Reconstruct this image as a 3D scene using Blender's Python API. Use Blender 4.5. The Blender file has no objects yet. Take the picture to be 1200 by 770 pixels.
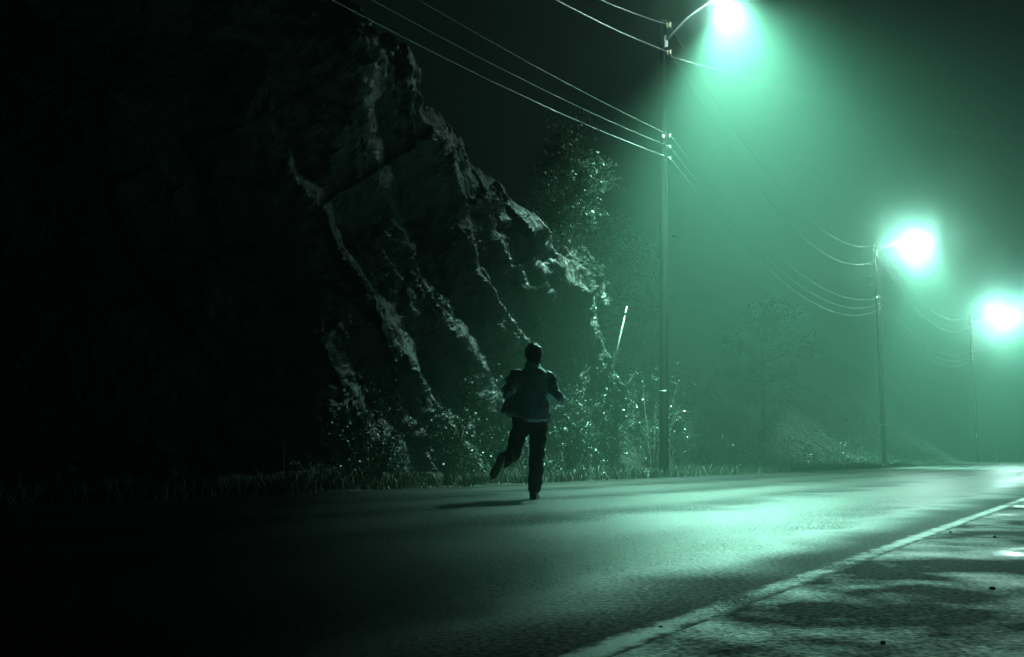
import bpy, bmesh, math, random
from mathutils import Vector, Matrix, noise

random.seed(7)
C = bpy.context.scene.collection
PI = math.pi

# ------------------------------------------------------------------ road frame
TH = math.radians(32.19)          # heading of the road, right of the view direction
ST, CT = math.sin(TH), math.cos(TH)
def P(s, o, z=0.0):
    """metres along the road, metres to its right, height -> world"""
    return Vector((s * ST + o * CT, s * CT - o * ST, z))

ROAD_L, LINE, SH_R = -9.35, -1.18, 3.4      # left road edge, white line, right end of the shoulder

# ------------------------------------------------------------------ materials
def mat(name):
    m = bpy.data.materials.new(name); m.use_nodes = True
    nt = m.node_tree
    return m, nt, nt.nodes["Principled BSDF"], nt.nodes["Material Output"]

def node(nt, kind, **kw):
    n = nt.nodes.new(kind)
    for k, v in kw.items():
        if k in n.inputs.keys(): n.inputs[k].default_value = v
        else: setattr(n, k, v)
    return n

def ramp(nt, fac, stops):
    r = nt.nodes.new("ShaderNodeValToRGB")
    e = r.color_ramp.elements
    while len(e) < len(stops): e.new(0.5)
    for el, (p, c) in zip(e, stops):
        el.position = p
        el.color = (c, c, c, 1) if isinstance(c, (int, float)) else (*c, 1)
    nt.links.new(fac, r.inputs[0])
    return r.outputs[0]

def coords(nt, scale=(1, 1, 1), rot=0.0):
    g = nt.nodes.new("ShaderNodeNewGeometry")
    mp = nt.nodes.new("ShaderNodeMapping")
    mp.inputs["Scale"].default_value = scale
    r = nt.nodes.new("ShaderNodeMapping")
    r.inputs["Rotation"].default_value = (0, 0, rot)
    nt.links.new(g.outputs["Position"], r.inputs[0])
    nt.links.new(r.outputs[0], mp.inputs[0])
    return mp.outputs[0]

def noise_tex(nt, vec, scale, detail=4, rough=0.55, dist=0.0):
    n = nt.nodes.new("ShaderNodeTexNoise")
    n.inputs["Scale"].default_value = scale
    n.inputs["Detail"].default_value = detail
    n.inputs["Roughness"].default_value = rough
    n.inputs["Distortion"].default_value = dist
    nt.links.new(vec, n.inputs["Vector"])
    return n.outputs[0]

def bump(nt, height, strength, dist, prev=None):
    b = nt.nodes.new("ShaderNodeBump")
    b.inputs["Strength"].default_value = strength
    b.inputs["Distance"].default_value = dist
    nt.links.new(height, b.inputs["Height"])
    if prev: nt.links.new(prev, b.inputs["Normal"])
    return b.outputs[0]

def math_node(nt, op, a, b, c=None):
    m = nt.nodes.new("ShaderNodeMath"); m.operation = op
    for k, v in enumerate((a, b, c)):
        if v is None: continue
        if isinstance(v, (int, float)): m.inputs[k].default_value = v
        else: nt.links.new(v, m.inputs[k])
    return m.outputs[0]

def asphalt(name, base, r_lo, r_hi, puddle, spec, tracks):
    m, nt, b, _ = mat(name)
    v = coords(nt)
    grain = noise_tex(nt, v, 110, 3, 0.7)
    coarse = noise_tex(nt, v, 42, 4, 0.7)
    along = coords(nt, (1, 1, 1), TH)                 # x across the road, y along it
    stretched = coords(nt, (1.6, 0.35, 1) if tracks else (2.2, 1.3, 1), TH)
    streak = noise_tex(nt, stretched, 0.6, 3, 0.5, 0.2)
    blot = noise_tex(nt, v, 0.7 if tracks else 1.7, 3, 0.5, 0.2)
    streak = math_node(nt, 'ADD', streak, 0.0 if tracks else 0.06)
    wet = math_node(nt, 'MULTIPLY_ADD', streak, 0.5, math_node(nt, 'MULTIPLY', blot, 0.5))
    rr = ramp(nt, wet, [(0.38, r_lo), (0.57, r_hi)] if not tracks else [(0.3, r_lo), (0.7, r_hi)])
    col = ramp(nt, grain, [(0.3, base * 0.45), (0.55, base), (0.75, base * 2.0)])
    if tracks:
        # tyres have polished two tracks per lane; a coarse unworn strip is left beside the edge line
        sx = nt.nodes.new("ShaderNodeSeparateXYZ"); nt.links.new(along, sx.inputs[0])
        o = math_node(nt, 'MULTIPLY_ADD', math_node(nt, 'SUBTRACT', blot, 0.5), 0.9, sx.outputs[0])
        wave = math_node(nt, 'SINE', math_node(nt, 'MULTIPLY', o, 2 * PI / 1.75), 0.0)
        rr = math_node(nt, 'MULTIPLY_ADD', wave, 0.035, rr)
        mr = nt.nodes.new("ShaderNodeMapRange"); mr.interpolation_type = 'SMOOTHSTEP'
        nt.links.new(o, mr.inputs[0]); mr.inputs[1].default_value = -1.95; mr.inputs[2].default_value = -1.3
        edge = mr.outputs[0]
        rr = math_node(nt, 'MULTIPLY_ADD', edge, 0.38, rr)
        lvl = math_node(nt, 'MULTIPLY_ADD', edge, -0.85 * spec, spec)
    else:
        lvl = ramp(nt, wet, [(0.39, spec), (0.57, 0.06)])
    # aggregate: stones stick out dry and rough between films of water
    stones = noise_tex(nt, v, 48, 2, 0.6)
    rr = math_node(nt, 'MULTIPLY_ADD', math_node(nt, 'SUBTRACT', stones, 0.5), 0.55, rr)
    nt.links.new(math_node(nt, 'MAXIMUM', rr, 0.07), b.inputs["Roughness"]); nt.links.new(col, b.inputs["Base Color"])
    gl = ramp(nt, stones, [(0.36, 1.25), (0.62, 0.25)])
    nt.links.new(math_node(nt, 'MULTIPLY', gl, lvl), b.inputs["Specular IOR Level"])
    # wet hollows are smoother: the grain stands out less there
    gs = ramp(nt, wet, [(0.38, 1.0 - puddle), (0.58, 1.0)])
    h1 = math_node(nt, 'MULTIPLY', math_node(nt, 'SUBTRACT', grain, 0.5), gs)
    h2 = math_node(nt, 'MULTIPLY', math_node(nt, 'SUBTRACT', coarse, 0.5), gs)
    n1 = bump(nt, h1, 0.28, 0.010)
    nt.links.new(bump(nt, h2, 0.18, 0.016, n1), b.inputs["Normal"])
    return m

def simple(name, col, rough, nscale=None, var=0.3, bump_s=0.0, bump_d=0.01, metallic=0.0, spec=0.5):
    m, nt, b, _ = mat(name)
    b.inputs["Roughness"].default_value = rough
    b.inputs["Metallic"].default_value = metallic
    b.inputs["Specular IOR Level"].default_value = spec
    if nscale:
        tc = nt.nodes.new("ShaderNodeTexCoord")
        n = noise_tex(nt, tc.outputs["Object"], nscale, 5, 0.6)
        lo = tuple(c * (1 - var) for c in col); hi = tuple(min(1, c * (1 + var)) for c in col)
        nt.links.new(ramp(nt, n, [(0.3, lo), (0.7, hi)]), b.inputs["Base Color"])
        if bump_s:
            nt.links.new(bump(nt, n, bump_s, bump_d), b.inputs["Normal"])
    else:
        b.inputs["Base Color"].default_value = (*col, 1)
    return m

M_road = asphalt("asphalt_road", 0.02, 0.25, 0.36, 0.3, 1.2, True)
M_shoulder = asphalt("asphalt_wet_shoulder", 0.02, 0.14, 0.72, 0.95, 1.2, False)
M_rock_d = dict(col=(0.05, 0.055, 0.055))
M_soil = simple("dark_soil", (0.014, 0.015, 0.010), 0.9, 2.0, 0.4, 0.6, 0.1)
def translucent_leaf(m, col):
    nt = m.node_tree; b = nt.nodes["Principled BSDF"]; out = nt.nodes["Material Output"]
    t = nt.nodes.new("ShaderNodeBsdfTranslucent"); t.inputs[0].default_value = (*col, 1)
    x = nt.nodes.new("ShaderNodeMixShader"); x.inputs[0].default_value = 0.4
    nt.links.new(b.outputs[0], x.inputs[1]); nt.links.new(t.outputs[0], x.inputs[2]); nt.links.new(x.outputs[0], out.inputs["Surface"])
    return m
M_leaf = simple("wet_leaf", (0.022, 0.045, 0.024), 0.3, 3.0, 0.5, spec=0.6)
M_leaf2 = simple("tree_leaf", (0.03, 0.06, 0.033), 0.45, 3.0, 0.5)
translucent_leaf(M_leaf2, (0.04, 0.07, 0.042))
M_grass = simple("grass_blades", (0.012, 0.026, 0.010), 0.55, 4.0, 0.5)
M_bark = simple("bark", (0.07, 0.06, 0.05), 0.85, 12.0, 0.5, 0.6, 0.02)
M_wood = simple("pole_timber", (0.009, 0.009, 0.008), 0.9, 9.0, 0.55, 0.4, 0.02, 0.0, 0.0)
M_galv = simple("galvanised_steel", (0.4, 0.42, 0.42), 0.38, 20.0, 0.2, metallic=0.9)
M_housing = simple("lamp_housing_grey", (0.3, 0.31, 0.31), 0.45, 6.0, 0.15)
M_wire = simple("aluminium_cable", (0.55, 0.56, 0.56), 0.34, metallic=0.85)
M_wire_blk = simple("sheathed_cable", (0.16, 0.16, 0.16), 0.3, metallic=0.0)
M_porc = simple("porcelain", (0.62, 0.55, 0.42), 0.18)
M_stake = simple("white_stake_paint", (0.38, 0.38, 0.36), 0.45, 14.0, 0.12)
M_stakeblk = simple("black_band", (0.03, 0.03, 0.03), 0.5)
M_refl = simple("reflector_glass", (0.85, 0.85, 0.85), 0.08, metallic=1.0)
M_skin = simple("skin", (0.35, 0.21, 0.15), 0.5)
M_hair = simple("dark_hair", (0.018, 0.014, 0.011), 0.5, 60.0, 0.4, 0.6, 0.01)
M_jacket = simple("faded_blue_cloth", (0.48, 0.64, 0.74), 0.8, 9.0, 0.18, 0.25, 0.01)
M_trouser = simple("dark_cloth", (0.022, 0.026, 0.03), 0.85, 9.0, 0.25, 0.25, 0.01)
M_shoeblk = simple("black_shoe", (0.02, 0.02, 0.02), 0.45)
M_sole = simple("pale_sole", (0.86, 0.9, 0.78), 0.6, 20.0, 0.12)
translucent_leaf(M_sole, (0.7, 0.8, 0.6))
M_deadleaf = simple("dead_leaf", (0.025, 0.02, 0.014), 0.6, 20.0, 0.3)
M_pebble = simple("pebble_stone", (0.05, 0.05, 0.048), 0.55, 20.0, 0.3)

def rock_material():
    m, nt, b, _ = mat("wet_rock")
    v = coords(nt)
    n1 = noise_tex(nt, v, 1.3, 8, 0.62, 0.6)
    n2 = noise_tex(nt, v, 14.0, 6, 0.68, 0.3)
    n3 = noise_tex(nt, v, 55.0, 3, 0.6)
    nt.links.new(ramp(nt, n1, [(0.3, (0.004, 0.006, 0.005)), (0.55, (0.011, 0.015, 0.013)), (0.75, (0.05, 0.065, 0.058))]), b.inputs["Base Color"])
    nt.links.new(ramp(nt, n1, [(0.35, 0.2), (0.65, 0.42)]), b.inputs["Roughness"])
    a = bump(nt, n1, 0.5, 0.25)
    a = bump(nt, n2, 0.7, 0.05, a)
    a = bump(nt, n3, 0.5, 0.012, a)
    nt.links.new(a, b.inputs["Normal"])
    return m
M_rock = rock_material()

def paint_material():
    m, nt, b, out = mat("worn_line_paint")
    v = coords(nt)
    n = noise_tex(nt, v, 60, 4, 0.7)
    w = noise_tex(nt, v, 0.55, 5, 0.62)
    b.inputs["Base Color"].default_value = (0.6, 0.62, 0.6, 1)
    b.inputs["Roughness"].default_value = 0.36
    b.inputs["Specular IOR Level"].default_value = 0.9
    nt.links.new(bump(nt, n, 0.5, 0.008), b.inputs["Normal"])
    add = nt.nodes.new("ShaderNodeMath"); add.operation = 'ADD'
    sc = nt.nodes.new("ShaderNodeMath"); sc.operation = 'MULTIPLY'; sc.inputs[1].default_value = 0.45
    nt.links.new(n, sc.inputs[0]); nt.links.new(sc.outputs[0], add.inputs[0]); nt.links.new(w, add.inputs[1])
    f = ramp(nt, add.outputs[0], [(0.60, 0.0), (0.80, 1.0)])
    sx = nt.nodes.new("ShaderNodeSeparateXYZ"); nt.links.new(coords(nt, (1, 1, 1), TH), sx.inputs[0])
    ragged = noise_tex(nt, v, 9, 5, 0.65)
    off = math_node(nt, 'ABSOLUTE', math_node(nt, 'SUBTRACT', sx.outputs[0], LINE), 0.0)
    off = math_node(nt, 'MULTIPLY_ADD', math_node(nt, 'SUBTRACT', ragged, 0.5), 0.11, off)
    mr = nt.nodes.new("ShaderNodeMapRange"); nt.links.new(off, mr.inputs[0])
    mr.inputs[1].default_value = 0.022; mr.inputs[2].default_value = 0.06; mr.inputs[3].default_value = 1.0; mr.inputs[4].default_value = 0.0
    f = math_node(nt, 'MULTIPLY', f, mr.outputs[0])
    tr = nt.nodes.new("ShaderNodeBsdfTransparent")
    mx = nt.nodes.new("ShaderNodeMixShader")
    nt.links.new(f, mx.inputs[0]); nt.links.new(tr.outputs[0], mx.inputs[1]); nt.links.new(b.outputs[0], mx.inputs[2])
    nt.links.new(mx.outputs[0], out.inputs["Surface"])
    return m
M_paint = paint_material()

LAMP_COL = (0.42, 1.0, 0.75)
DOWN_COL = (0.50, 1.0, 0.78)
GLOW_COL = (0.70, 1.0, 0.86)
def lens_material():
    m, nt, b, out = mat("lit_lamp_lens")
    e = nt.nodes.new("ShaderNodeEmission")
    e.inputs[0].default_value = (0.75, 1.0, 0.92, 1); e.inputs[1].default_value = 60.0
    nt.links.new(e.outputs[0], out.inputs["Surface"])
    return m
M_lens = lens_material()

# ------------------------------------------------------------------ object helpers
def obj(name, bm, m, parent=None, smooth=False):
    me = bpy.data.meshes.new(name)
    if isinstance(bm, bmesh.types.BMesh):
        bm.normal_update(); bm.to_mesh(me); bm.free()
    else:
        v, f = bm
        me.from_pydata(v, [], f); me.update()
    me.materials.append(m)
    if smooth:
        me.polygons.foreach_set("use_smooth", [True] * len(me.polygons))
    o = bpy.data.objects.new(name, me); C.objects.link(o)
    if parent: o.parent = parent
    return o

def tag(o, label=None, cat=None, group=None, kind=None):
    if label: o["label"] = label
    if cat: o["category"] = cat
    if group: o["group"] = group
    if kind: o["kind"] = kind
    return o

def thing(name, loc, label, cat, group=None, rotz=0.0):
    o = bpy.data.objects.new(name, None); C.objects.link(o)
    o.location = loc; o.rotation_euler = (0, 0, rotz)
    return tag(o, label, cat, group)

def frame_of(d):
    d = d.normalized()
    up = Vector((0, 0, 1)) if abs(d.z) < 0.95 else Vector((1, 0, 0))
    a = d.cross(up).normalized(); b = a.cross(d).normalized()
    return a, b

def add_tube(bm, pts, radii, n=10, cap=True):
    pts = [Vector(p) for p in pts]
    if not hasattr(radii, "__len__"): radii = [radii] * len(pts)
    rings = []
    for i, p in enumerate(pts):
        d = pts[min(i + 1, len(pts) - 1)] - pts[max(i - 1, 0)]
        a, b = frame_of(d)
        rings.append([bm.verts.new(p + (a * math.cos(2 * PI * k / n) + b * math.sin(2 * PI * k / n)) * radii[i]) for k in range(n)])
    for r0, r1 in zip(rings, rings[1:]):
        for k in range(n):
            bm.faces.new((r0[k], r0[(k + 1) % n], r1[(k + 1) % n], r1[k]))
    if cap:
        bm.faces.new(rings[0][::-1]); bm.faces.new(rings[-1])
    return bm

def add_ellipsoid(bm, c, r, rot=None, seg=20, rings=14):
    m = Matrix.Translation(Vector(c)) @ (rot.to_4x4() if rot else Matrix.Identity(4)) @ Matrix.Diagonal((*r, 1))
    bmesh.ops.create_uvsphere(bm, u_segments=seg, v_segments=rings, radius=1.0, matrix=m)

def add_capsule(bm, a, b, ra, rb, n=14):
    """tapered capsule: a tube with round ends"""
    a, b = Vector(a), Vector(b)
    d = (b - a).normalized()
    pts, rad = [], []
    for k in range(5):
        t = PI / 2 * (1 - k / 4)
        pts.append(a - d * ra * math.sin(t)); rad.append(max(ra * math.cos(t), 1e-4))
    for k in range(5):
        t = PI / 2 * k / 4
        pts.append(b + d * rb * math.sin(t)); rad.append(max(rb * math.cos(t), 1e-4))
    add_tube(bm, pts, rad, n)

def add_box(bm, c, size, rot=None, bevel=0.0):
    m = Matrix.Translation(Vector(c)) @ (rot.to_4x4() if rot else Matrix.Identity(4)) @ Matrix.Diagonal((*size, 1))
    r = bmesh.ops.create_cube(bm, size=1.0, matrix=m)
    if bevel:
        es = {e for v in r["verts"] for e in v.link_edges}
        bmesh.ops.bevel(bm, geom=list(es), offset=bevel, segments=2, affect='EDGES')

def remeshed(bm, voxel, smooth=0, iters=6):
    """union of the pieces in bm as one continuous surface"""
    me = bpy.data.meshes.new("tmp"); bm.to_mesh(me); bm.free()
    o = bpy.data.objects.new("tmp", me); C.objects.link(o)
    r = o.modifiers.new("r", 'REMESH'); r.mode = 'VOXEL'; r.voxel_size = voxel
    if smooth:
        s = o.modifiers.new("s", 'SMOOTH'); s.factor = 0.5; s.iterations = iters
    dg = bpy.context.evaluated_depsgraph_get()
    out = bpy.data.meshes.new_from_object(o.evaluated_get(dg))
    bpy.data.objects.remove(o); bpy.data.meshes.remove(me)
    b = bmesh.new(); b.from_mesh(out); bpy.data.meshes.remove(out)
    return b

def fbm(v, oct=4, s=1.0):
    return noise.fractal(Vector(v) * s, 0.9, 2.1, oct)

def sheet(name, s0, s1, o0, o1, z, m, ns, no, zfun=None):
    v, f = [], []
    for i in range(ns + 1):
        # finer rows near the camera
        t = i / ns; s = s0 + (s1 - s0) * t
        for j in range(no + 1):
            o = o0 + (o1 - o0) * j / no
            v.append(P(s, o, z + (zfun(s, o) if zfun else 0)))
    w = no + 1
    for i in range(ns):
        for j in range(no):
            a = i * w + j
            f.append((a, a + 1, a + w + 1, a + w))
    return obj(name, (v, f), m)

# ------------------------------------------------------------------ the setting
tag(sheet("ground", -60, 340, -140, 140, -0.06, M_soil, 40, 28), kind="structure")
tag(sheet("road", -50, 330, ROAD_L, LINE + 0.06, 0.0, M_road, 190, 6), kind="structure")
tag(sheet("road_shoulder", -50, 330, LINE + 0.06, SH_R, 0.0, M_shoulder, 190, 4), kind="structure")
tag(sheet("edge_line", -12, 160, LINE - 0.11, LINE + 0.11, 0.0015, M_paint, 120, 1), kind="structure")

def hill_z(s, o):
    toe = -11.0 - 1.6 * max(0.0, min(1.0, (s - 26) / 8))
    toe -= 0.55 * max(0.0, 12.5 - s)
    d = max(0.0, toe - o)
    z = 0.02 + 0.72 * d * min(1.0, 0.35 + d / 5) if d < 22 else 0.02 + 0.72 * 22 + 0.25 * (d - 22)
    z = min(z, 22)
    return z + 0.35 * fbm((s * 0.22, o * 0.22, 3.1), 4) * min(1, d / 1.5) - 0.03
tag(sheet("hillside", -50, 330, ROAD_L - 0.02, -75, 0.0, M_soil, 260, 90, hill_z), kind="structure")

# rock cutting beside the road: slanting beds that step back one after another
BREAKS = [7.0, 9.6, 12.2, 14.4, 16.9, 19.25, 21.5, 24.6, 27.8, 31.0]
AMPS = [0.06, 0.06, 0.08, 0.12, 0.42, 0.34, 0.5, 0.55, 0.35, 0.3]
def tooth(q):
    for i in range(len(BREAKS) - 1):
        a, b = BREAKS[i], BREAKS[i + 1]
        if a <= q < b:
            drop = 0.9 if i != 6 else 0.75
            A0, A1 = AMPS[i], AMPS[i + 1]
            t = q - a
            if t < drop: return A0 * (1 - t / drop)
            return A1 * (t - drop) / (b - a - drop)
    return 0.0
def cliff_top(s):
    pts = [(2, 9.0), (5, 9.8), (9, 9.0), (12, 8.2), (14.5, 7.4), (17, 6.9), (19.5, 6.3), (22.2, 5.7), (23.2, 4.8), (24.4, 2.6), (26.5, 1.7), (29, 0.7), (31, 0.1)]
    for (a, za), (b, zb) in zip(pts, pts[1:]):
        if a <= s <= b: return za + (zb - za) * (s - a) / (b - a)
    return 0.1
def cliff_out(s, h):
    w = 0.55 * fbm((s * 0.35, h * 0.35, 7.7), 3)
    q = s + h + w
    big = 0.5 * fbm((s * 0.16, h * 0.2, 1.3), 3)
    o = -11.55 + tooth(q) * max(0.15, min(1.0, (7.2 - h) / 1.4)) + big - 0.06 * h
    if s < 18: o += 0.42 * max(0.0, h - 5.0 - 0.25 * (s - 15))
    o += 0.09 * fbm((s * 1.1, h * 1.1, 4.4), 4) + 0.05 * fbm((s * 4.2, h * 4.2, 9.1), 4)
    # angular blocks between the joints, and one slab jutting out near the right end
    r1, r2 = 0.8 * s + 0.6 * h, 0.8 * h - 0.6 * s
    o += 0.075 * noise.cell(Vector((r1 * 1.5, r2 * 0.55, 3.0))) + 0.035 * noise.cell(Vector((r1 * 3.7, r2 * 1.7, 9.0)))
    cl = lambda x: max(0.0, min(1.0, x))
    o += 0.6 * cl((s - 19.9) / 0.25) * cl((22.3 - s) / 0.15) * cl((5.45 - 0.15 * (s - 20) - h) / 0.4) * cl((h - 3.4) / 0.8)
    # thin beds: broken steps along the same slant
    qq = (q + 0.35 * fbm((s * 1.3, h * 1.3, 2.2), 3)) / 0.36
    m = max(0.0, min(1.0, 0.5 + 1.6 * fbm((s * 0.9 - h * 0.5, h * 0.6, 6.1), 3)))
    o += 0.085 * m * (abs((qq % 1.0) - 0.22) * (1 / 0.78 if (qq % 1.0) > 0.22 else 1 / 0.22))
    o += 0.5 * min(0.0, s - 12.5)
    end = max(0.0, s - 22.6)
    return o - min(end, 2.0) * 0.55
def rock_cliff():
    v, f = [], []
    NS, NH, NB = 470, 130, 26
    for i in range(NS + 1):
        s = 2.0 + 29.0 * i / NS
        top = cliff_top(s) + 0.5 * fbm((s * 0.8, 2.0, 0.5), 4)
        top = max(top, 0.12)
        for j in range(NH + 1):
            h = -0.1 + (top + 0.1) * j / NH
            o = cliff_out(s, h)
            r = max(0.0, (h / top - 0.86) / 0.14)
            o -= 0.55 * r * r
            v.append(P(s, o, h))
        o_t = cliff_out(s, top) - 0.55
        for j in range(1, NB + 1):
            d = 9.0 * (j / NB) ** 1.3
            v.append(P(s, o_t - d, top + 0.22 * d - 0.02 * d * d + 0.3 * fbm((s * 0.7, d * 0.7, 5.0), 4) * min(1, d)))
    w = NH + NB + 1
    for i in range(NS):
        for j in range(w - 1):
            a = i * w + j
            f.append((a, a + w, a + w + 1, a + 1))
    return obj("rock_cliff", (v, f), M_rock)
tag(rock_cliff(), kind="structure")

# ------------------------------------------------------------------ grass and undergrowth
def blades(name, n, place, hmin, hmax, wid, m):
    v, f = [], []
    for _ in range(n):
        p = place()
        if p is None: continue
        a = random.uniform(0, 2 * PI); h = random.uniform(hmin, hmax) * (0.55 + 0.9 * max(0, 0.5 + fbm(p * 0.9, 3))) * (1.9 if random.random() < 0.02 else 1)
        lean = Vector((random.gauss(0, 0.35), random.gauss(0, 0.35), 1)).normalized()
        side = Vector((math.cos(a), math.sin(a), 0)) * wid * random.uniform(0.6, 1.3)
        k = len(v)
        mid = p + lean * h * 0.55
        tip = p + lean * h + Vector((lean.x, lean.y, -0.2)) * h * 0.35
        v += [p - side, p + side, mid + side * 0.7, mid - side * 0.7, tip]
        f += [(k, k + 1, k + 2, k + 3), (k + 3, k + 2, k + 4)]
    return obj(name, (v, f), m)

def verge_place():
    s = 2.0 + 60 * random.random() ** 1.7
    o = random.uniform(-11.6, ROAD_L + 0.02 + 0.22 * fbm((s * 1.4, 0, 4), 3))
    if fbm((s * 0.8, o * 1.6, 2), 3) < random.uniform(-0.5, 0.25): return None
    return P(s, o, max(-0.03, hill_z(s, o)) - 0.01)
tag(blades("verge_grass", 60000, verge_place, 0.06, 0.34, 0.006, M_grass), kind="stuff")

def leaf(v, f, p, size, droop=0.2):
    n = Vector((random.gauss(0, 1), random.gauss(0, 1), random.gauss(0.5, 0.8))).normalized()
    a, b = frame_of(n)
    t = random.uniform(0, 2 * PI)
    u = a * math.cos(t) + b * math.sin(t); w = n.cross(u)
    L = size * random.uniform(0.65, 1.35); W = L * 0.32
    k = len(v)
    v += [p - u * L * 0.5, p + w * W - n * L * 0.06, p + u * L * 0.5 - n * L * 0.1, p - w * W - n * L * 0.06]
    f += [(k, k + 1, k + 2), (k, k + 2, k + 3)]

def undergrowth():
    v, f = [], []
    n = 0
    while n < 30000:
        s = random.uniform(12.5, 31) if n < 13000 else random.uniform(26, 78); top = 0.5 + 2.6 * max(0, fbm((s * 0.5, 3, 1), 3) + 0.35)
        h = abs(random.gauss(0, 0.55)) * top
        if s < 31:
            if h > cliff_top(s) * 0.8: continue
            o = cliff_out(s, h)
        else:
            o = -12.4 - 7 * random.random() ** 1.5; h = max(0, hill_z(s, o)) + abs(random.gauss(0, 0.35))
        o += random.uniform(0.02, 0.45)
        if fbm((s * 0.9, h * 0.9, 8), 3) < -0.12: continue
        leaf(v, f, P(s, o, h + 0.04), 0.045 if s < 31 else 0.10); n += 1
    return obj("undergrowth", (v, f), M_leaf)
tag(undergrowth(), kind="stuff")

def leafy(name, label, cat, group, s, o, z, height, rad, n_limb, n_leaf, size, m, spread=1.0, crown_lo=0.1, seed=0):
    """a plant with tapered stems and loose clumps of single leaves"""
    random.seed(seed * 13 + 5)
    t = thing(name, P(s, o, z), label, cat, group)
    bm = bmesh.new()
    tree = cat == "tree"
    tips = []
    if tree:
        pts = [Vector((0.10 * math.sin(k * 1.3 + seed) * k / 6, 0.10 * math.cos(k * 1.7 + seed) * k / 6, height * 0.92 * k / 6 - 0.15)) for k in range(7)]
        add_tube(bm, pts, [0.03 * height * 0.5 * (1 - 0.8 * k / 6) + 0.012 for k in range(7)], 9)
    for k in range(n_limb):
        az = random.uniform(0, 2 * PI)
        zz = (crown_lo + (0.9 - crown_lo) * (k + 0.5) / n_limb) * height if tree else 0.0
        ln = rad * random.uniform(0.55, 1.1) * (1.15 - 0.7 * abs(zz / height - 0.5) if tree else 1.0)
        if tree:
            i = min(5, int(zz / height * 6)); base = pts[i].lerp(pts[i + 1], 0.5)
            end = base + Vector((math.cos(az) * ln, math.sin(az) * ln, ln * random.uniform(0.1, 0.7)))
        else:
            base = Vector((math.cos(az) * 0.05, math.sin(az) * 0.05, -0.1))
            end = Vector((math.cos(az) * ln, math.sin(az) * ln, height * random.uniform(0.45, 1.0)))
        mid = base.lerp(end, 0.5) + Vector((0, 0, ln * 0.12)); r0 = 0.014 + 0.004 * height
        add_tube(bm, [base, mid, end], [r0, r0 * 0.6, 0.004], 6)
        tips.append((base, mid, end))
        for _ in range(7 if tree else 4):
            u = random.uniform(0.25, 1.0)
            a = base.lerp(mid, u * 2) if u < 0.5 else mid.lerp(end, u * 2 - 1)
            e = a + Vector((random.gauss(0, 1), random.gauss(0, 1), random.gauss(0.35, 0.7))).normalized() * ln * random.uniform(0.25, 0.55)
            add_tube(bm, [a, a.lerp(e, 0.5) + Vector((0, 0, 0.02)), e], [r0 * 0.4, r0 * 0.3, 0.002], 5)
            tips.append((a, a.lerp(e, 0.5), e))
    v, f = [], []
    for _ in range(n_leaf):
        b, mdl, e = random.choice(tips)
        u = random.random() ** 0.6
        c = (b.lerp(mdl, u * 2) if u < 0.5 else mdl.lerp(e, u * 2 - 1))
        g = rad * 0.05 * spread
        p = c + Vector((random.gauss(0, g), random.gauss(0, g), random.gauss(0, g)))
        if p.z < 0.02: p.z = abs(p.z) + 0.02
        leaf(v, f, p, size)
    obj("trunk" if tree else "stem", bm, M_bark, t)
    obj("crown" if tree else "foliage", (v, f), m, t)
    return t

SHRUBS = [  # s, o, z, height, radius, leaves, label
    (15.3, -11.0, 0.0, 2.2, 0.6, 1100, "tall shrub with glinting wet leaves on the rock wall just left of the runner"),
    (12.9, -10.9, 0.0, 1.5, 0.7, 800, "low sparse shrub at the cliff foot farthest left of the glinting shrubs"),
    (17.9, -10.9, 0.0, 1.1, 0.6, 500, "small dim shrub on the verge directly behind the runner's legs"),
    (19.9, -11.0, 0.0, 2.3, 0.8, 1200, "wide leafy shrub under the boulder just right of the runner"),
    (22.4, -11.3, 0.0, 2.7, 0.9, 1500, "bushy shrub at the foot of the leaning stake"),
    (25.3, -11.4, 0.0, 2.9, 1.0, 1500, "tall rounded shrub rising round the base of the first utility pole"),
    (28.4, -12.0, 0.2, 1.9, 1.0, 1000, "low spreading shrub right of the first utility pole, last before the dark bank"),
]
for i, (s, o, z, h, r, n, lab) in enumerate(SHRUBS):
    leafy("shrub", lab, "shrub", "shrubs along the foot of the rock", s, o, z, h, r, 11, n, 0.055, M_leaf, 1.2, seed=i + 1)

TREES = [
    (22.0, -12.2, 4.9, 4.2, 1.3, 7000, "slender leafy tree on top of the rock, caught in the edge of the lamplight"),
    (26.6, -14.2, 1.6, 7.0, 1.6, 6500, "thin hazy tree standing behind the first utility pole"),
    (45.5, -14.8, 1.4, 6.6, 2.3, 9000, "pale foggy tree beside the second utility pole"),
    (34.0, -17.0, 3.2, 6.0, 2.4, 8000, "broad dark tree on the bank between the first and second utility pole"),
]
for i, (s, o, z, h, r, n, lab) in enumerate(TREES):
    leafy("tree", lab, "tree", "trees above the road", s, o, z, h, r, 30, n, 0.10, M_leaf2, 1.2, 0.12, seed=i + 21)
random.seed(99)

# leaning marker stake in the scrub
def stake(s, o, z, length, tilt_s, label, cat="marker stake"):
    t = thing("marker_stake", P(s, o, z), label, cat)
    d = Vector((ST * tilt_s, CT * tilt_s * 0.4, 1)).normalized()
    bm = bmesh.new(); add_tube(bm, [d * -0.1, d * length * 0.5, d * length], [0.02, 0.02, 0.017], 10); obj("shaft", bm, M_stake, t, True)
    bm = bmesh.new(); add_tube(bm, [d * length * 0.86, d * length * 0.93], 0.0225, 10); obj("band", bm, M_stake, t, True)
stake(22.0, cliff_out(22.0, 2.55) - 0.03, 2.55, 1.75, 0.48, "thin pale marker stake leaning right among the shrubs below the rock")

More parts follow.
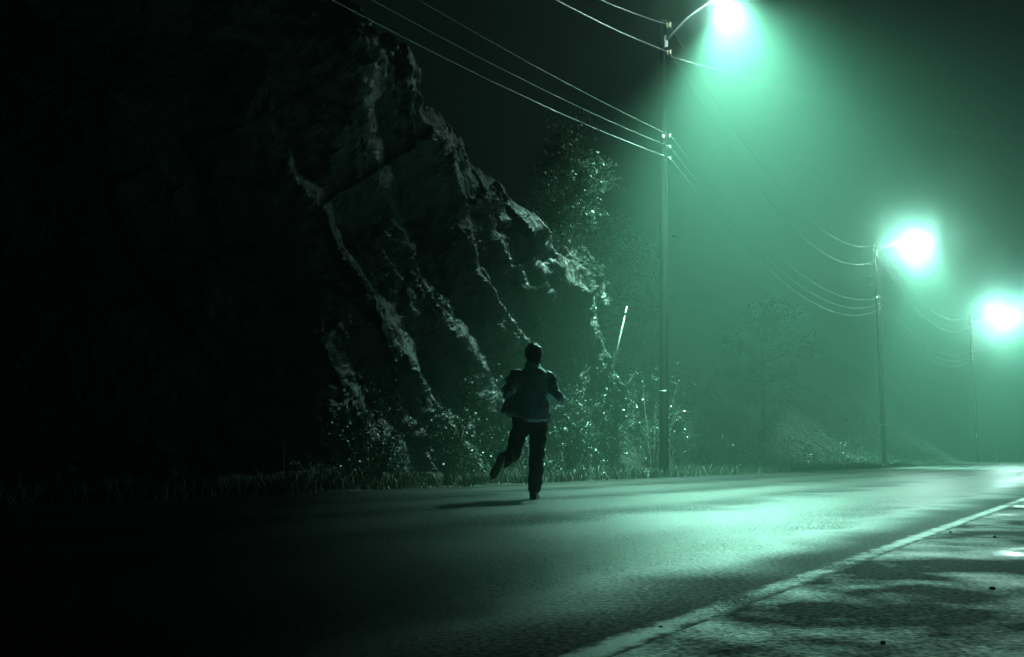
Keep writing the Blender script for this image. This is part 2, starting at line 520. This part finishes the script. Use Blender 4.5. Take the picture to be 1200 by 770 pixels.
# ------------------------------------------------------------------ utility poles, lamps, wires
K = 1.12
def Z(z): return 0.48 + (z - 0.48) * K
POLES = [ # s, o, lean at top along the road, top z, label
    (23.05, -10.08, 0.55, Z(10.75), "nearest tall wooden utility pole, on the verge right of the rock, beside the brightest lamp"),
    (53.9, -11.3, 0.0, Z(10.3), "second wooden utility pole, half lost in the fog beside the middle lamp"),
    (85.2, -10.9, 0.0, Z(10.3), "farthest utility pole, washed out by the low lamp at the right"),
]
def pole_point(i, z):
    s, o, ln, top, _ = POLES[i]
    return P(s + ln * z / top, o, z)
ATT = [10.64, 9.95, 7.9, 7.62, 7.35]       # unscaled attachment heights
def utility_pole(i):
    s, o, ln, top, lab = POLES[i]
    t = thing("utility_pole", P(s, o, 0), lab, "utility pole", "wooden utility poles carrying the wires")
    loc = lambda z: pole_point(i, z) - P(s, o, 0)
    bm = bmesh.new()
    zs = [-0.3 + (top + 0.3) * k / 24 for k in range(25)]
    add_tube(bm, [loc(z) for z in zs], [0.112 - 0.037 * (z / top) + 0.006 * math.sin(k * 2.1) for k, z in enumerate(zs)], 16)
    obj("shaft", bm, M_wood, t, True)
    bm = bmesh.new(); c = loc(top); add_tube(bm, [c, c + Vector((0, 0, 0.05)), c + Vector((0, 0, 0.09))], [0.095, 0.088, 0.01], 16); obj("cap", bm, M_galv, t, True)
    side = P(0, 1, 0); al = P(1, 0, 0)
    for a in ATT[:2]:
        z = Z(a) - (0.25 if i else 0.0)
        bm = bmesh.new(); c = loc(z)
        add_tube(bm, [c - side * 0.05, c + side * 0.2], 0.012, 8)
        h = obj("bracket", bm, M_galv, t)
        for dx in (0.12, 0.2):
            bm = bmesh.new(); q = c + side * dx
            add_tube(bm, [q + Vector((0, 0, zz)) for zz in (-0.05, -0.03, 0.0, 0.015, 0.04, 0.06, 0.085)], [0.018, 0.035, 0.028, 0.04, 0.03, 0.034, 0.012], 12)
            obj("insulator", bm, M_porc, h, True)
    for a in ATT[2:]:
        c = loc(Z(a)); bm = bmesh.new()
        add_tube(bm, [c, c + side * 0.17], 0.014, 8); add_box(bm, c + side * 0.18, (0.05, 0.05, 0.09), None, 0.008)
        obj("cable_clamp", bm, M_galv, t)
    bm = bmesh.new(); c = loc(2.1); add_tube(bm, [c - Vector((0, 0, 0.02)), c + Vector((0, 0, 0.02))], 0.114, 16); obj("strap", bm, M_galv, t, True)
    bm = bmesh.new(); c = loc(Z(7.87)); rr = 0.095
    add_ellipsoid(bm, c - P(1, 0, 0) * rr + side * 0.04, (0.04, 0.03, 0.055), None, 14, 10); obj("number_reflector", bm, M_porc, t, True)
    # galvanised conduit running up to the lamp
    bm = bmesh.new(); add_tube(bm, [loc(z) + side * (0.129 - 0.037 * z / top) - al * 0.03 for z in (0.0, 4.0, top - 0.5)], 0.018, 8); obj("conduit", bm, M_wood, t, True)
    return t
for i in range(3): utility_pole(i)

LAMPS = [ # s, o, z, energy, label
    (22.75, -8.12, Z(10.3) + 0.28, 1.0, "nearest and brightest street lamp, high over the road at the top of the picture"),
    (54.0, -9.40, Z(10.3), 1.0, "middle street lamp in the fog, small white glow between the other two"),
    (85.1, -8.75, Z(10.3), 1.0, "farthest street lamp, low glow at the right edge"),
]
W_SPOT, W_DOWN, W_SPILL, W_POINT = 58000.0, 27000.0, 700.0, 900.0
def light(name, kind, loc, energy, parent, size=None, blend=1.0, aim=None, stretch=1.0, col=None):
    L = bpy.data.lights.new(name, kind); L.energy = energy; L.color = col or LAMP_COL; L.shadow_soft_size = 0.09
    if kind == 'SPOT': L.spot_size = math.radians(size); L.spot_blend = blend
    o = bpy.data.objects.new(name, L); C.objects.link(o); o.location = loc; o.parent = parent
    if aim is not None:      # local x is the wide axis of the beam, swung a little across the road
        z = -Vector(aim).normalized(); x = P(1, -0.55, 0); x = (x - z * x.dot(z)).normalized(); y = z.cross(x)
        o.rotation_euler = Matrix((x, y, z)).transposed().to_euler(); o.scale = (stretch, 1, 1)
    return o
def street_lamp(i):
    s, o, z, k, lab = LAMPS[i]
    base = pole_point(i, z - 0.35)
    t = thing("street_lamp", base, lab, "street lamp", "street lamps over the road")
    head = P(s, o, z) - base
    out = Vector((head.x, head.y, 0)); L = out.length; out.normalize()
    bm = bmesh.new()
    pts = [out * (0.08 + (L - 0.35) * u) + Vector((0, 0, (head.z + 0.12) * (1 - (1 - u) ** 2.2))) for u in [j / 9 for j in range(10)]]
    add_tube(bm, pts, [0.034 - 0.008 * j / 9 for j in range(10)], 12); obj("arm", bm, M_galv, t, True)
    bm = bmesh.new(); add_box(bm, out * 0.1, (0.1, 0.1, 0.34), None, 0.01); obj("mount", bm, M_galv, t)
    # cobra-head housing: a flattened shell tapering to the arm
    ang = math.atan2(out.y, out.x); R = Matrix.Rotation(ang, 3, 'Z')
    bm = bmesh.new(); n = 18
    prof = [(-0.36, 0.035, 0.035), (-0.28, 0.06, 0.05), (-0.1, 0.13, 0.075), (0.1, 0.165, 0.09), (0.26, 0.14, 0.07), (0.34, 0.07, 0.035), (0.36, 0.01, 0.006)]
    rings = []
    for x, w, h in prof:
        rings.append([bm.verts.new(head + Vector((0, 0, 0.13)) + R @ Vector((x, w * math.cos(2 * PI * q / n), h * max(-0.35, math.sin(2 * PI * q / n))))) for q in range(n)])
    for r0, r1 in zip(rings, rings[1:]):
        for q in range(n): bm.faces.new((r0[q], r0[(q + 1) % n], r1[(q + 1) % n], r1[q]))
    bm.faces.new(rings[0][::-1]); bm.faces.new(rings[-1])
    obj("housing", bm, M_housing, t, True)
    bm = bmesh.new(); add_ellipsoid(bm, head + Vector((0, 0, 0.092)) + R @ Vector((0.08, 0, 0)), (0.19, 0.115, 0.06), R, 20, 12); obj("lens", bm, M_lens, t, True)
    lp = head - Vector((0, 0, 0.08)) + R @ Vector((0.08, 0, 0))
    # the lantern throws one wide lobe along the road and a rounder one straight down
    light("lamp_beam", 'SPOT', lp, W_SPOT * k, t, 66, 0.7, aim=out * 0.18 - P(0.13, 0, 0) + Vector((0, 0, -1)), stretch=2.0)
    light("lamp_downlight", 'SPOT', lp, W_DOWN * k, t, 100, 0.7, aim=out * 0.06 + Vector((0, 0, -1)), col=DOWN_COL)
    light("lamp_spill", 'SPOT', lp, W_SPILL * k, t, 84, 1.0, aim=out * -0.5 - P(0.6, 0, 0) + Vector((0, 0, -1)))
    light("lamp_glow", 'POINT', lp, W_POINT * (0.8, 4.2, 9.0)[i], t, col=GLOW_COL)
    return t
for i in range(3): street_lamp(i)

def wire(a, b, sag, rad, m, label, group, twisted=False):
    bm = bmesh.new(); n = 90 if not twisted else 700
    pts = []
    for k in range(n + 1):
        u = k / n; p = a.lerp(b, u); p.z -= 4 * sag * u * (1 - u); pts.append(p)
    if not twisted:
        add_tube(bm, pts, rad, 6)
    else:
        side = (b - a).cross(Vector((0, 0, 1))).normalized()
        for ph in (0, PI):
            q = [p + (side * math.cos(k * 0.55 + ph) + Vector((0, 0, 1)) * math.sin(k * 0.55 + ph)) * rad * 0.9 for k, p in enumerate(pts)]
            add_tube(bm, q, rad * 0.85, 5)
    o = obj("overhead_wire", bm, m, None, True)
    return tag(o, label, "wire", group)

SIDE = P(0, 0.19, 0)
def near_end(z, o=-10.08): return P(-8.4, o + 0.19, z)
NW = "overhead wires from the near pole to the left"
span = [  # attachment index, far z, sag, radius, twisted, label
    (0, Z(10.64), 2.1, 0.008, False, "topmost overhead wire running off the top edge from the tip of the near pole"),
    (1, Z(9.95), 1.62, 0.010, True, "twisted bright overhead cable meeting the near pole just below its tip"),
    (2, Z(7.9), 0.70, 0.0055, False, "upper of the three low wires left of the near pole"),
    (3, Z(7.62), 0.85, 0.0055, False, "middle one of the three low wires left of the near pole"),
    (4, Z(7.35), 0.90, 0.0075, False, "lowest and brightest of the three low wires left of the near pole"),
]
for a, zf, sag, r, tw, lab in span:
    pa = pole_point(0, Z(ATT[a])) + SIDE
    wire(near_end(zf), pa, sag, r, M_wire, lab, NW, tw)
MW = "overhead wires between the near pole and the second pole"
for a, sag, lab in [(0, 2.0, "topmost sagging wire between the near and second pole"),
                    (1, 2.2, "upper middle sagging wire between the near and second pole, below the topmost"),
                    (2, 1.55, "third wire from the top between the near and second pole"),
                    (3, 1.70, "fourth wire from the top between the near and second pole"),
                    (4, 1.75, "lowest wire in the bundle between the near and second pole")]:
    wire(pole_point(0, Z(ATT[a])) + SIDE, pole_point(1, Z(ATT[a]) - (0.25 if a < 2 else 0)) + SIDE, sag, 0.008, M_wire_blk, lab, MW)
FW = "overhead wires between the second and farthest pole"
for a, sag, lab in [(0, 1.8, "topmost faint wire between the second and farthest pole"),
                    (1, 1.9, "upper middle faint wire between the second and farthest pole, under the topmost"),
                    (2, 1.5, "third faint wire from the top between the second and farthest pole"),
                    (3, 1.6, "fourth faint wire from the top between the second and farthest pole"),
                    (4, 1.65, "lowest faint wire between the second and farthest pole")]:
    wire(pole_point(1, Z(ATT[a]) - (0.25 if a < 2 else 0)) + SIDE, pole_point(2, Z(ATT[a]) - (0.25 if a < 2 else 0)) + SIDE, sag, 0.011, M_wire_blk, lab, FW)
wire(pole_point(0, Z(9.85)) + SIDE, P(42.0, 13.0, 6.2), 0.6, 0.011, M_wire, "service wire crossing the road just under the brightest lamp", None)

# ------------------------------------------------------------------ delineator with its small bright reflector, far down the road
t = thing("delineator_post", P(88.0, -9.9, 0), "short roadside post far off with one tiny bright reflector", "delineator")
bm = bmesh.new(); add_box(bm, (0, 0, 0.7), (0.10, 0.06, 1.4), None, 0.012); obj("post", bm, M_stakeblk, t)
bm = bmesh.new(); add_box(bm, (0, -0.04, 1.25), (0.11, 0.02, 0.13), None, 0.006); obj("reflector", bm, M_refl, t)

# ------------------------------------------------------------------ bits lying on the wet shoulder
def ground_px(x, y): return Vector((x, y, 0.0))
BITS = [ # world x, y, size, kind, label
    (1.66, 4.05, 0.035, 'leaf', "dark curled leaf lying alone in the middle of the wet shoulder"),
    (1.75, 3.72, 0.011, 'pebble', "small dark pebble inside the brightest reflection on the shoulder"),
    (0.96, 2.66, 0.008, 'pebble', "dark pebble nearest the bottom edge on the shoulder"),
    (2.88, 6.05, 0.012, 'pebble', "dark pebble farthest up the shoulder toward the right edge"),
    (2.79, 6.45, 0.011, 'pebble', "tiny stone just inside the white edge line"),
    (0.42, 2.9, 0.006, 'pebble', "tiny black stone lying on the white line near the bottom"),
]
for x, y, sz, kd, lab in BITS:
    bm = bmesh.new()
    if kd == 'pebble':
        bmesh.ops.create_icosphere(bm, subdivisions=3, radius=1)
        for q in bm.verts: q.co = Vector((q.co.x * sz, q.co.y * sz * 0.75, q.co.z * sz * 0.55)) * (1 + 0.25 * fbm(q.co * 1.3 + Vector((x, y, 0)), 3))
        o = obj("pebble", bm, M_pebble, None, True); o.location = (x, y, sz * 0.42)
    else:
        pts = [(-1, 0), (-0.6, 0.35), (0, 0.5), (0.55, 0.32), (1, 0), (0.55, -0.3), (0, -0.45), (-0.55, -0.3)]
        top = [bm.verts.new((a * sz, b * sz * 0.8, 0.012 + 0.5 * sz * (abs(b) ** 1.5) + 0.18 * sz * a * a)) for a, b in pts]
        bot = [bm.verts.new(q.co - Vector((0, 0, 0.003))) for q in top]
        bm.faces.new(top); bm.faces.new(bot[::-1])
        for k in range(8): bm.faces.new((top[k], bot[k], bot[(k + 1) % 8], top[(k + 1) % 8]))
        o = obj("fallen_leaf", bm, M_deadleaf); o.location = (x, y, 0.0)
    o.rotation_euler = (0, 0, x * 7)
    tag(o, lab, "leaf" if kd == 'leaf' else "pebble", None if kd == 'leaf' else "pebbles on the wet shoulder")

# ------------------------------------------------------------------ the runner
RX, RY = 0.213, 11.447
person = thing("person", (RX + 0.02, RY, 0), "running person in loose blue jacket and dark trousers, one pale shoe kicked up", "person")
V = Vector
J = dict(pelvis=V((-0.02, 0.0, 0.93)), chest=V((0.0, 0.03, 1.26)), neck=V((0.0, 0.06, 1.47)), head=V((0.02, 0.10, 1.635)),
         shl=V((-0.20, 0.03, 1.42)), shr=V((0.19, 0.05, 1.40)), ell=V((-0.29, -0.20, 1.19)), elr=V((0.30, -0.06, 1.15)),
         wrl=V((-0.25, 0.06, 1.14)), wrr=V((0.345, 0.18, 1.13)),
         hpl=V((-0.11, 0.0, 0.90)), hpr=V((0.08, 0.02, 0.90)), knl=V((-0.23, 0.02, 0.50)), knr=V((0.055, 0.08, 0.48)),
         anl=V((-0.365, -0.34, 0.42)), anr=V((0.02, 0.0, 0.09)))
def body():
    bm = bmesh.new()
    cap = lambda a, b, ra, rb: add_capsule(bm, a, b, ra, rb)
    cap(J['pelvis'] + V((-0.06, 0, 0)), J['pelvis'] + V((0.06, 0, 0)), 0.125, 0.125)
    cap(J['pelvis'], J['chest'], 0.125, 0.135)
    cap(J['chest'] + V((-0.08, 0, 0.05)), J['chest'] + V((0.08, 0, 0.05)), 0.115, 0.115)
    cap(J['shl'], J['shr'], 0.065, 0.065)
    cap(J['chest'] + V((0, 0, 0.12)), J['head'] - V((0, 0.01, 0.05)), 0.075, 0.052)
    add_ellipsoid(bm, J['head'] + V((0, 0.0, 0.025)), (0.076, 0.098, 0.10))
    add_ellipsoid(bm, J['head'] + V((0, 0.045, -0.055)), (0.056, 0.055, 0.062))          # jaw
    cap(J['head'] + V((0, 0.092, 0.02)), J['head'] + V((0, 0.118, -0.022)), 0.011, 0.017)  # nose
    for sx in (-1, 1):
        add_ellipsoid(bm, J['head'] + V((sx * 0.079, -0.005, -0.005)), (0.011, 0.022, 0.032))  # ears
        add_ellipsoid(bm, J['head'] + V((sx * 0.031, 0.092, 0.03)), (0.016, 0.012, 0.010))   # eyelids
    add_ellipsoid(bm, J['head'] + V((0, 0.098, -0.052)), (0.026, 0.012, 0.010))           # mouth
    for s in 'lr':
        cap(J['sh' + s], J['el' + s], 0.052, 0.04); cap(J['el' + s], J['wr' + s], 0.04, 0.027)
        cap(J['hp' + s], J['kn' + s], 0.085, 0.056); cap(J['kn' + s], J['an' + s], 0.056, 0.038)
        # hand: palm, four fingers curled, thumb leaving the side of the palm
        d = (J['wr' + s] - J['el' + s]).normalized()
        sx = -1 if s == 'l' else 1
        side = V((0, 0, 1)) - d * d.z; side.normalize()        # thumb side is up
        inn = d.cross(side) * sx * -1; inn.normalize()
        w = J['wr' + s]
        for k in range(4):
            a = w + side * (0.03 - 0.02 * k)
            kn = w + d * (0.088 - 0.004 * abs(k - 1)) + side * (0.033 - 0.022 * k)
            cap(w + side * (0.018 - 0.012 * k), kn, 0.013, 0.0115)
            L = (0.040, 0.045, 0.042, 0.033)[k]
            p1 = kn + (d * 0.7 + inn * 0.7).normalized() * L
            p2 = p1 + (inn * 0.9 - d * 0.35).normalized() * L * 0.75
            cap(kn, p1, 0.0105, 0.0095); cap(p1, p2, 0.0095, 0.0085)
        tb = w + d * 0.025 + side * 0.02
        t1 = tb + (d * 0.6 + side * 0.75 + inn * 0.35).normalized() * 0.045
        t2 = t1 + (d * 0.85 + inn * 0.5 + side * 0.1).normalized() * 0.034
        cap(tb, t1, 0.015, 0.012); cap(t1, t2, 0.012, 0.0095)
    # feet inside the shoes
    cap(J['anr'], J['anr'] + V((0.03, 0.15, -0.045)), 0.038, 0.03)
    cap(J['anl'], J['anl'] + V((-0.06, -0.05, -0.15)), 0.038, 0.03)
    return remeshed(bm, 0.0075, 1, 2)
obj("body", body(), M_skin, person, True)

def hair():
    bm = bmesh.new()
    h = J['head']
    add_ellipsoid(bm, h + V((0, -0.012, 0.045)), (0.104, 0.118, 0.116))
    add_ellipsoid(bm, h + V((0, -0.05, -0.03)), (0.092, 0.075, 0.095))
    add_ellipsoid(bm, h + V((0.01, 0.05, 0.105)), (0.06, 0.05, 0.04))
    b = remeshed(bm, 0.011, 1, 3)
    for v in b.verts:
        v.co += v.normal * (0.018 * fbm(v.co * 16, 3))
    return b
obj("hair", hair(), M_hair, person, True)

def jacket():
    bm = bmesh.new(); n = 28
    rows = [ # z, centre x, centre y, half width, half depth
        (0.90, -0.055, -0.05, 0.265, 0.20), (0.99, -0.05, -0.04, 0.26, 0.19), (1.08, -0.03, -0.01, 0.225, 0.165), (1.18, -0.01, 0.02, 0.20, 0.15),
        (1.30, 0.0, 0.035, 0.205, 0.15), (1.40, 0.0, 0.045, 0.205, 0.135), (1.455, 0.0, 0.055, 0.155, 0.10), (1.50, 0.0, 0.06, 0.095, 0.09), (1.555, 0.0, 0.065, 0.08, 0.085)]
    rings = []
    for z, cx, cy, w, d in rows:
        ring = []
        for k in range(n):
            a = 2 * PI * k / n
            fold = 1 + 0.07 * math.sin(a * 5 + z * 4) * max(0, (1.3 - z) / 0.4)
            zz = z + (0.05 * math.cos(a - 3.4) - 0.02 * math.sin(3 * a)) * max(0, (1.1 - z) / 0.2)
            ring.append(bm.verts.new((cx + w * fold * math.cos(a), cy + d * fold * math.sin(a), zz)))
        rings.append(ring)
    for r0, r1 in zip(rings, rings[1:]):
        for k in range(n): bm.faces.new((r0[k], r0[(k + 1) % n], r1[(k + 1) % n], r1[k]))
    bm.faces.new(rings[0][::-1]); bm.faces.new(rings[-1])
    for s in 'lr':
        sh, el, wr = J['sh' + s], J['el' + s], J['wr' + s]
        add_capsule(bm, sh + V((0, 0, -0.02)), el, 0.078, 0.06)
        add_capsule(bm, el, el.lerp(wr, 0.9), 0.06, 0.044)
    # flap of the open front blowing out to the left
    add_capsule(bm, V((-0.20, -0.02, 1.08)), V((-0.33, -0.10, 1.00)), 0.10, 0.05)
    b = remeshed(bm, 0.016, 1, 4)
    for v in b.verts:
        q = v.co
        v.co = q + v.normal * (0.016 * math.sin(q.z * 38 + q.x * 22 + 3 * fbm(q * 4, 2)) * 0.6 + 0.02 * fbm(q * 7, 3))
    return b
obj("jacket", jacket(), M_jacket, person, True)

def trousers():
    bm = bmesh.new()
    add_capsule(bm, J['pelvis'] + V((-0.07, 0, 0.0)), J['pelvis'] + V((0.07, 0, 0.0)), 0.148, 0.148)
    add_capsule(bm, J['pelvis'] + V((-0.05, 0, 0.12)), J['pelvis'] + V((0.05, 0, 0.12)), 0.14, 0.14)
    for s in 'lr':
        hp, kn, an = J['hp' + s], J['kn' + s], J['an' + s]
        add_capsule(bm, hp, kn, 0.112, 0.088)
        add_capsule(bm, kn, kn.lerp(an, 0.9 if s == 'r' else 0.82), 0.088, 0.078)
    b = remeshed(bm, 0.015, 1, 6)
    for v in b.verts:
        q = v.co
        v.co = q + v.normal * (0.005 * math.sin(q.z * 34 + q.x * 30 + 8 * fbm(q * 3, 2)) + 0.014 * fbm(q * 6, 3))
    return b
obj("trousers", trousers(), M_trouser, person, True)

def shoe(heel, toe, up, m_upper, m_sole):
    """heel and toe are sole points; up is the direction of the ankle"""
    d = (toe - heel).normalized(); L = (toe - heel).length
    up = (up - d * up.dot(d)).normalized(); w = d.cross(up)
    at = lambda x, y, z: heel + d * x * L + w * y + up * z
    bm = bmesh.new()
    add_capsule(bm, at(0.14, 0, 0.055), at(0.55, 0, 0.05), 0.046, 0.044)
    add_capsule(bm, at(0.5, 0, 0.045), at(0.84, 0, 0.035), 0.046, 0.034)
    add_capsule(bm, at(0.16, 0, 0.06), at(0.2, 0, 0.12), 0.046, 0.046)
    up_o = obj("shoe", remeshed(bm, 0.01, 1, 3), m_upper, person, True)
    bm = bmesh.new()
    prof = [(0.0, 0.02), (0.03, 0.036), (0.15, 0.043), (0.4, 0.04), (0.65, 0.05), (0.85, 0.045), (0.96, 0.028), (1.0, 0.01)]
    vt, vb = [], []
    loop = [(x, y) for x, y in prof] + [(x, -y) for x, y in prof[::-1]]
    for x, y in loop:
        vt.append(bm.verts.new(at(x, y, 0.028))); vb.append(bm.verts.new(at(x, y * 0.97, 0.0)))
    bm.faces.new(vt); bm.faces.new(vb[::-1]); k = len(loop)
    for i in range(k): bm.faces.new((vt[i], vb[i], vb[(i + 1) % k], vt[(i + 1) % k]))
    bmesh.ops.recalc_face_normals(bm, faces=bm.faces)
    obj("sole", bm, m_sole, up_o)
    return up_o
shoe(V((0.0, -0.06, 0.004)), V((0.05, 0.235, 0.004)), V((0, 0, 1)), M_shoeblk, M_shoeblk)
sl = shoe(V((-0.335, -0.36, 0.50)), V((-0.45, -0.53, 0.25)), V((-0.12, 0.62, -0.77)), M_sole, M_sole)
sl["label"] = "pale shoe kicked up behind, toe pointing down"

# ------------------------------------------------------------------ the fog
FOG = [(0.0070, 0.34, (0.085, 0.62, 0.40), (0.0, 0.8, 0.35)), (0.0085, 0.986, (0.60, 0.66, 0.63), (0.8, 0.85, 0.85))]
def haze():
    bm = bmesh.new()
    corners = [P(s, o, z) for z in (-1.2, 31) for (s, o) in ((-62, -142), (342, -142), (342, 142), (-62, 142))]
    v = [bm.verts.new(c) for c in corners]
    for fs in ((3, 2, 1, 0), (4, 5, 6, 7), (0, 1, 5, 4), (1, 2, 6, 5), (2, 3, 7, 6), (3, 0, 4, 7)):
        bm.faces.new([v[k] for k in fs])
    bmesh.ops.recalc_face_normals(bm, faces=bm.faces)
    m = bpy.data.materials.new("fog"); m.use_nodes = True
    nt = m.node_tree
    for n in list(nt.nodes): nt.nodes.remove(n)
    out = nt.nodes.new("ShaderNodeOutputMaterial"); add = nt.nodes.new("ShaderNodeAddShader")
    # fine droplets scatter widely, coarse ones almost straight on (the round halos)
    for k, (dens, g, tint, absorb) in enumerate(FOG):
        pv = nt.nodes.new("ShaderNodeVolumePrincipled")
        pv.inputs["Color"].default_value = (*tint, 1)
        pv.inputs["Absorption Color"].default_value = (*absorb, 1)
        pv.inputs["Density"].default_value = dens
        pv.inputs["Anisotropy"].default_value = g
        nt.links.new(pv.outputs[0], add.inputs[k])
    nt.links.new(add.outputs[0], out.inputs["Volume"])
    try: m.cycles.homogeneous_volume = True
    except Exception: pass
    try: m.cycles.volume_sampling = 'EQUIANGULAR'
    except Exception: pass
    return obj("haze", bm, m)
tag(haze(), kind="stuff")

# ------------------------------------------------------------------ night sky
w = bpy.data.worlds.new("World"); bpy.context.scene.world = w; w.use_nodes = True
nt = w.node_tree; bg = nt.nodes["Background"]
sky = nt.nodes.new("ShaderNodeTexSky"); sky.sky_type = 'NISHITA'; sky.sun_disc = False
sky.sun_elevation = math.radians(35.0); sky.sun_rotation = math.radians(20)
nt.links.new(sky.outputs[0], bg.inputs["Color"]); bg.inputs["Strength"].default_value = 0.0004

# ------------------------------------------------------------------ camera
cam = bpy.data.cameras.new("camera"); cam.lens = 35; cam.sensor_width = 36; cam.clip_end = 1000; cam.clip_start = 0.05
co = bpy.data.objects.new("camera", cam); C.objects.link(co)
co.location = (0, 0, 0.48); co.rotation_euler = (PI / 2 + math.atan(150 / (1200 * 35 / 36)), 0, 0)
sc = bpy.context.scene; sc.camera = co

sc.view_settings.view_transform = 'Standard'; sc.view_settings.look = 'None'
sc.view_settings.exposure = -0.68; sc.view_settings.gamma = 1.0; sc.view_settings.use_curve_mapping = False
sc.render.engine = 'CYCLES'
cy = sc.cycles
cy.use_denoising = True
cy.max_bounces = 5; cy.diffuse_bounces = 2; cy.glossy_bounces = 2; cy.transmission_bounces = 2; cy.volume_bounces = 0; cy.transparent_max_bounces = 6
cy.sample_clamp_indirect = 4.0
cy.use_light_tree = False
